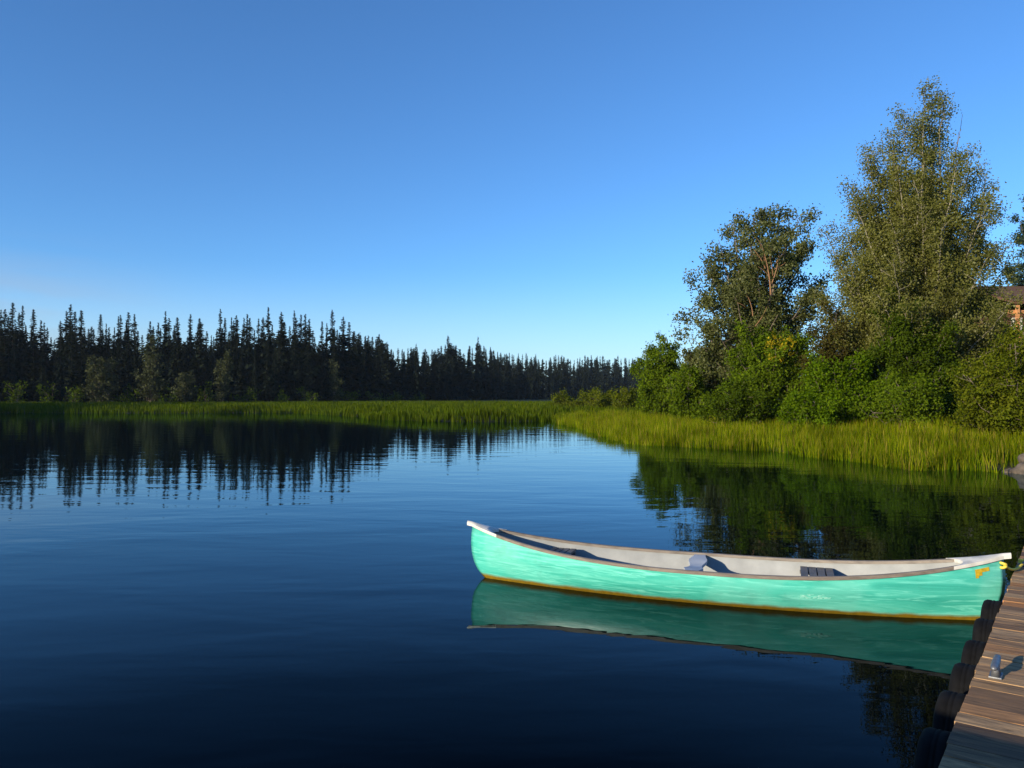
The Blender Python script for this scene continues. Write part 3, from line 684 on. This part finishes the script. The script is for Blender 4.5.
# ------------------------------------------------------------------ dock
HD = 0.40
U = Vector((0.596, 0.803, 0)).normalized(); Nn = Vector((-U.y, U.x, 0))      # along the edge, and out over the water
E0 = Vector((1.755, 3.205, 0)) - U * 5.2                                       # start of the edge, behind the photographer
dock = empty('wooden_dock', (E0.x, E0.y, 0), math.atan2(U.y, U.x))            # local x along the edge, local -y inland side
LEN, WID = 23.0, 2.4
rp = random.Random(4); V, Fc, A = [], [], []
x = 0.0; bmv = []
while x < LEN:
    wd = 0.138 + rp.uniform(-.006, .006); gp = (rp.uniform(.001, .0025) if rp.random() < .72 else rp.uniform(.004, .008)); dz = rp.uniform(-.002, .002); oy = rp.uniform(-.005, .006)
    bmv.append((x + wd / 2, wd, dz, oy, rp.random())); x += wd + gp
bm = bmesh.new(); lay = bm.faces.layers.float.new('rnd')
for cx, wd, dz, oy, rv in bmv:
    r = bmesh.ops.create_cube(bm, size=1.0)
    for v in r['verts']: v.co = Vector((cx + v.co.x * wd, -WID / 2 + oy + v.co.y * WID, HD - .02 + dz + v.co.z * .04))
    es = list({e for v in r['verts'] for e in v.link_edges})
    fs = bmesh.ops.bevel(bm, geom=es, offset=.0015, segments=1, affect='EDGES')['faces']
edges_ = np.array([b_[0] for b_ in bmv])
for f in bm.faces: f[lay] = bmv[int(np.abs(edges_ - f.calc_center_median().x).argmin())][4]
me = bpy.data.meshes.new('deck_boards'); bm.to_mesh(me); bm.free()
t_ = M['planks']
deck = link('deck_boards', me, t_, dock)
for nd in t_.node_tree.nodes:
    if nd.type == 'MAPPING':
        sx, sy, sz = nd.inputs['Scale'].default_value; nd.inputs['Scale'].default_value = (sy, sx, sz)
mb = MB(); mb.box((LEN / 2, -.05, HD - .145), (LEN - .2, .05, .20)); mb.build('edge_board', M['timber'], dock)
for k in range(4):
    mb = MB(); mb.box((LEN / 2, -.6 - k * .55, HD - .13), (LEN - .2, .06, .17)); mb.build('joist', M['timber'], dock)
for k in range(7):
    mb = MB(); xx = 1.0 + k * 3.4; mb.tube([(xx, -.22, -1.8), (xx, -.22, HD - .06)], .09, 12); mb.build('pile', M['timber'], dock, smooth=False)
# unseen arm, added left of the camera to carry the shading bench
arm = MB()
for k in range(12):
    arm.box((.98 + k * .147, 1.44, HD - .022), (.139, 2.8, .04))
arm.build('added_arm', M['planks'], dock)
tag(dock, 'weathered brown plank dock running along the right edge of the lake', 'dock')

def tyre(name, R0, tube, wdt):
    """tyre lying against the dock edge: axis along local Y, tread with grooves"""
    bm = bmesh.new(); n = 48
    prof = [(R0 * .52, -.38), (R0 * .62, -.5), (R0 * .84, -.52), (R0 * .95, -.46), (R0, -.32), (R0, -.12), (R0 * .985, -.1), (R0 * .985, -.06), (R0, -.04), (R0, .04), (R0 * .985, .06), (R0 * .985, .1), (R0, .12),
            (R0, .32), (R0 * .95, .46), (R0 * .84, .52), (R0 * .62, .5), (R0 * .52, .38), (R0 * .58, .34), (R0 * .85, .30), (R0 * .88, 0), (R0 * .85, -.30), (R0 * .58, -.34)]
    rings = []
    for i in range(n):
        a = i / n * 2 * math.pi
        rings.append([bm.verts.new((math.cos(a) * r, y * wdt, math.sin(a) * r)) for r, y in prof])
    m = len(prof)
    for i in range(n):
        for j in range(m):
            bm.faces.new((rings[i][j], rings[i][(j + 1) % m], rings[(i + 1) % n][(j + 1) % m], rings[(i + 1) % n][j]))
    bmesh.ops.recalc_face_normals(bm, faces=bm.faces)
    me = bpy.data.meshes.new(name); bm.to_mesh(me); bm.free()
    for p in me.polygons: p.use_smooth = True
    return me
tm = tyre('tyre_fender', 0.232, 0, 0.14); tm.materials.append(M['rubber'])
first = None
ORD = ['nearest the canoe bow', 'second from the canoe', 'third from the canoe', 'fourth from the canoe', 'fifth from the canoe', 'sixth from the canoe', 'seventh from the canoe, nearest the camera']
for k in range(7):
    p = E0 + U * (5.2 + 3.35 - k * 0.565) + Nn * 0.068
    if first is None:
        first = bpy.data.objects.new('tyre_fender', tm); COL.objects.link(first); ty = first
    else:
        ty = first.copy(); COL.objects.link(ty)
    ty.location = (p.x, p.y, HD - .045 - .232 + rp.uniform(-.015, .015)); ty.rotation_euler = (0, rp.uniform(0, 6), math.atan2(U.y, U.x) + rp.uniform(-.05, .05))
    tag(ty, 'old black tyre hung on the dock edge, ' + ORD[k], 'tyre', 'tyre fenders along the dock')

def cleat(p, rz, label, scale=1.0):
    r = empty('mooring_cleat', p, rz)
    mb = MB(); mb.box((0, 0, .006), (.13, .07, .012)); mb.build('base_plate', M['steel'], r, bevel=.003)
    mb = MB()
    mb.tube([(-.03, 0, .01), (-.028, 0, .05), (-.035, 0, .085)], [.026, .02, .022], 12); mb.tube([(.03, 0, .01), (.028, 0, .05), (.035, 0, .085)], [.026, .02, .022], 12)
    mb.build('pedestal', M['steel'], r, True)
    mb = MB()
    mb.tube([(-.15, 0, .098), (-.13, 0, .096), (-.06, 0, .092), (0, 0, .09), (.06, 0, .092), (.13, 0, .096), (.15, 0, .098)], [.010, .019, .023, .024, .023, .019, .010], 14)
    mb.build('horn', M['steel'], r, True)
    r.scale = (scale, scale, scale * .88)
    return tag(r, label, 'cleat', 'dock cleats')
def dock_pt(y_img, inland):
    dd = F * (CAM_Z - HD) / (y_img - HOR); t = (dd - E0.y) / U.y
    return E0 + U * t - Nn * inland + Vector((0, 0, HD + .002))
e = math.atan2(U.y, U.x)
cleat(dock_pt(671, 0.10), e, 'grey metal horn cleat standing on the dock boards in low sun', .88)
c2 = dock_pt(566, 0.06)
cleat(c2, e, 'small pale cleat at the dock edge beside the canoe tip', .6)

# ------------------------------------------------------------------ canoe
AX = Vector((0.942, -0.336, 0)).normalized()
canoe = empty('canoe', (1.90, 7.47, 0), math.atan2(AX.y, AX.x))
BEAM = 0.435
def stem_x(z):
    return float(np.interp(z, [-.16, -.10, -.04, 0.02, .08, .15, .25, .36, .46, .58], [1.95, 2.16, 2.28, 2.35, 2.405, 2.445, 2.475, 2.485, 2.48, 2.465]))
def zg(u): return 0.325 + 0.235 * abs(u) ** 2.7
def zk(u): return -0.13 + 0.02 * abs(u) ** 4
def hull_pt(u, v, off=0.0):
    """u along the boat (-1..1), v from keel (0) to gunwale (1), off outward"""
    z = zk(u) + (zg(u) - zk(u)) * v
    ze = zk(1) + (zg(1) - zk(1)) * v
    x = u * stem_x(ze)
    bu = max(0.0, 1 - abs(u) ** 2.0) ** 0.85
    sv = (1 - (1 - v) ** 2.05) ** 0.64
    sv = sv * (1 - 0.10 * (1 - bu) * (1 - v)) - 0.03 * max(0, v - .8) * bu
    y = BEAM * bu * sv + off
    return Vector((x, y, z))
NU, NV = 72, 16
us = [math.sin((i / NU - .5) * math.pi) * .35 + (i / NU * 2 - 1) * .65 for i in range(NU + 1)]
vs = [(j / NV) ** 1.25 for j in range(NV + 1)]
bm = bmesh.new(); grid = {}
for s in (1, -1):
    for i, u in enumerate(us):
        for j, v in enumerate(vs):
            p = hull_pt(u, v); grid[s, i, j] = bm.verts.new((p.x, p.y * s, p.z))
    for i in range(NU):
        for j in range(NV):
            qd = [grid[s, i, j], grid[s, i + 1, j], grid[s, i + 1, j + 1], grid[s, i, j + 1]]
            bm.faces.new(qd if s < 0 else qd[::-1])
bmesh.ops.remove_doubles(bm, verts=bm.verts, dist=1e-4)
me = bpy.data.meshes.new('hull'); bm.to_mesh(me); bm.free()
for p in me.polygons: p.use_smooth = True
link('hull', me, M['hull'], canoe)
# lining: the grey inside of the shell, with a flat floor
bm = bmesh.new(); grid = {}
for s in (1, -1):
    for i, u in enumerate(us):
        uu = u * .965
        for j, v in enumerate(vs):
            p = hull_pt(uu, v); y = max(0.0, p.y - .012); z = max(p.z, .022) if v < .999 else p.z
            grid[s, i, j] = bm.verts.new((p.x, y * s, z))
    for i in range(NU):
        for j in range(NV):
            qd = [grid[s, i, j], grid[s, i + 1, j], grid[s, i + 1, j + 1], grid[s, i, j + 1]]
            bm.faces.new(qd if s > 0 else qd[::-1])
bmesh.ops.remove_doubles(bm, verts=bm.verts, dist=1e-4)
me = bpy.data.meshes.new('inner_lining'); bm.to_mesh(me); bm.free()
for p in me.polygons: p.use_smooth = True
link('inner_lining', me, M['lining'], canoe)
for s in (1, -1):
    mb = MB(); n = 60; ring = []
    for i in range(n + 1):
        u = (i / n * 2 - 1) * .985; p = hull_pt(u, 1)
        for dy, dz in ((.016, -.020), (.018, .006), (.008, .012), (-.022, .010), (-.024, -.016)):
            ring.append((p.x, (max(p.y + dy, .001)) * s, p.z + dz))
    fcs = []
    for i in range(n):
        for j in range(5): fcs.append((i * 5 + j, i * 5 + (j + 1) % 5, i * 5 + 5 + (j + 1) % 5, i * 5 + 5 + j))
    fcs += [tuple(range(5)), tuple(n * 5 + j for j in range(5))]
    mb.add(ring, fcs); mb.build('gunwale', M['rail'], canoe)
for s, u0 in ((-1, .865), (1, .835)):
    # white end deck with a hollowed inner edge and an overhanging tip
    bm = bmesh.new(); n = 12; L, Rr = [], []
    for i in range(n + 1):
        u = u0 + (1.0 - u0) * i / n; p = hull_pt(u, 1)
        hw = max(p.y + .022, .028); z = p.z + .014
        L.append((p.x * s, hw, z)); Rr.append((p.x * s, -hw, z))
    tipx = stem_x(.56) + .055
    L.append((tipx * s, .022, zg(1) + .022)); Rr.append((tipx * s, -.022, zg(1) + .022))
    top = []
    for i in range(n + 2):
        row = []
        for k in range(7):
            a = k / 6
            p = Vector(L[i]).lerp(Vector(Rr[i]), a)
            if i < 5: p.x += s * .10 * (1 - (2 * a - 1) ** 2) * (1 - i / 5)
            p.z += .016 * (1 - (2 * a - 1) ** 2)
            row.append(bm.verts.new(p))
        top.append(row)
    for i in range(n + 1):
        for k in range(6): bm.faces.new((top[i][k], top[i][k + 1], top[i + 1][k + 1], top[i + 1][k]))
    r = bmesh.ops.extrude_face_region(bm, geom=bm.faces[:])
    for v in r['geom']:
        if isinstance(v, bmesh.types.BMVert): v.co.z -= .030
    bmesh.ops.recalc_face_normals(bm, faces=bm.faces)
    me = bpy.data.meshes.new('deck_plate'); bm.to_mesh(me); bm.free()
    link('deck_plate', me, M['white'], canoe)
# carrying thwart amidships: dished board
mb = MB(); n = 16; p0 = hull_pt(-.03, 1)
ring = []
for i in range(n + 1):
    a = i / n * 2 - 1; y = a * (p0.y - .015); dip = -.03 * math.exp(-(a * 2.2) ** 2)
    hw = .055 + .035 * math.exp(-((abs(a) - .45) * 4) ** 2)
    ring += [(-.12 - hw, y, p0.z - .005 + dip), (-.12 + hw, y, p0.z - .005 + dip), (-.12 + hw, y, p0.z - .035 + dip), (-.12 - hw, y, p0.z - .035 + dip)]
fcs = [(i * 4 + j, i * 4 + (j + 1) % 4, i * 4 + 4 + (j + 1) % 4, i * 4 + 4 + j) for i in range(n) for j in range(4)] + [(0, 1, 2, 3), tuple(n * 4 + j for j in range(4))]
mb.add(ring, fcs); mb.build('thwart', M['thwart'], canoe)
for xc, wseat in ((0.98, .30), (-1.5, .26)):
    p = hull_pt(xc / 2.48, .87); seat = MB(); hw = hull_pt((abs(xc) + wseat * .5) / 2.40, .80).y - .03; zs = p.z
    for k in range(4):
        seat.box((xc - .5 * wseat + wseat * (k + .5) / 4, 0, zs), (wseat / 4 - .012, hw * 2, .022))
    for sy in (-1, 1): seat.box((xc, sy * hw * .72, zs - .026), (wseat, .04, .03))
    so = seat.build('seat', M['seat'], canoe)
# torn yellow sticker and worn marks, laid 2 mm off the near side of the hull (local -y)
def patch(name, cells, mat, off=.003, label=None):
    mb = MB()
    for u0, u1, v0, v1 in cells:
        nn = 4
        for a in range(nn):
            ua, ub = u0 + (u1 - u0) * a / nn, u0 + (u1 - u0) * (a + 1) / nn
            P = [hull_pt(ua, v0, off), hull_pt(ub, v0, off), hull_pt(ub, v1, off), hull_pt(ua, v1, off)]
            mb.add([(p.x, -p.y, p.z) for p in P], [(0, 1, 2, 3)])
    o = mb.build(name, mat, canoe)
    if label: o['label'] = label
patch('sticker', [(.902, .948, .868, .920), (.902, .924, .825, .868), (.902, .913, .798, .825)], M['sticker'], .004, 'torn yellow registration sticker')
rr = random.Random(9); cells = []
for k in range(30):
    u = .375 + rr.uniform(-.045, .06); v = .62 + rr.uniform(-.03, .05); cells.append((u, u + rr.uniform(.006, .02), v, v + rr.uniform(.006, .016)))
patch('scuff_mark', cells, M['mark'], .003)
tag(canoe, 'turquoise canoe with white end decks floating beside the dock', 'canoe')

# yellow mooring rope from the canoe's end to the small cleat
Mx = Matrix.Translation(canoe.location) @ Matrix.Rotation(canoe.rotation_euler.z, 4, 'Z')
a_ = np.array(Mx @ Vector((2.47, 0, .49))); b_ = np.array(c2) + np.array([0, 0, .055])
mid_ = (a_ + b_) / 2 + np.array([-.02, -.05, -.10])
mb = MB(); mb.tube(bez(a_, mid_, b_, 14).tolist(), .011, 8)
th = np.linspace(0, 4 * math.pi, 40)
mb.tube([(b_[0] + math.cos(t) * .04, b_[1] + math.sin(t) * .035, b_[2] - .02 + .003 * t) for t in th], .010, 6)
mb.tube([(a_[0] + math.cos(t) * .02 - .01, a_[1] + math.sin(t) * .02 - .01, a_[2] + .02 * math.sin(t * .5)) for t in th], .012, 6)
tag(mb.build('mooring_rope', M['rope'], None, True), 'short yellow mooring rope between the canoe tip and dock edge', 'rope')

# ------------------------------------------------------------------ unseen bench, added on the added arm to shade the near boards
bp = Vector((2.02, 3.66, HD)) + Vector((sdir.x, sdir.y, 0)).normalized() * 4.4
topz = HD + 4.4 * math.tan(SUN_EL)
bench = empty('shade_bench', (0, 0, 0), 0)
eb = Vector((U.y, -U.x, 0))                      # along the boards
def bx(name, along, out, z, sz):
    c = bp + eb * along + U * out; mb = MB(); mb.box((c.x, c.y, z), sz, math.atan2(eb.y, eb.x)); return mb.build(name, M['timber'], bench)

for k in range(4):
    hb = (topz - HD - .42) / 4
    bx('shade_bench_slat', .25, 0, HD + .42 + hb * (k + .5), (1.7, .035, hb - .004))
bx('seat', .25, -.24, HD + .43, (1.7, .42, .045))
for al in (-.5, 1.0):
    bx('shade_bench_leg', al, .04, (HD + topz) / 2 - .02, (.07, .05, topz - HD - .04)); bx('shade_bench_leg', al, -.42, HD + .205, (.07, .06, .41))
tag(bench, 'unseen dark timber bench added to shade the near dock boards', 'bench')

# ------------------------------------------------------------------ thin evening haze over the lake
mb = MB(); mb.box((40, 220, 14.5), (900, 840, 36)); hz = NT('thin_haze')
pv = hz.n('ShaderNodeVolumePrincipled'); pv.inputs['Density'].default_value = 0.00010; pv.inputs['Color'].default_value = (0.65, 0.82, 1.0, 1); pv.inputs['Anisotropy'].default_value = 0.2
hz.l(pv.outputs[0], hz.out.inputs['Volume'])
tag(mb.build('haze', hz.m), 'thin pale blue haze that softens the far end of the lake', 'haze', None, 'stuff')
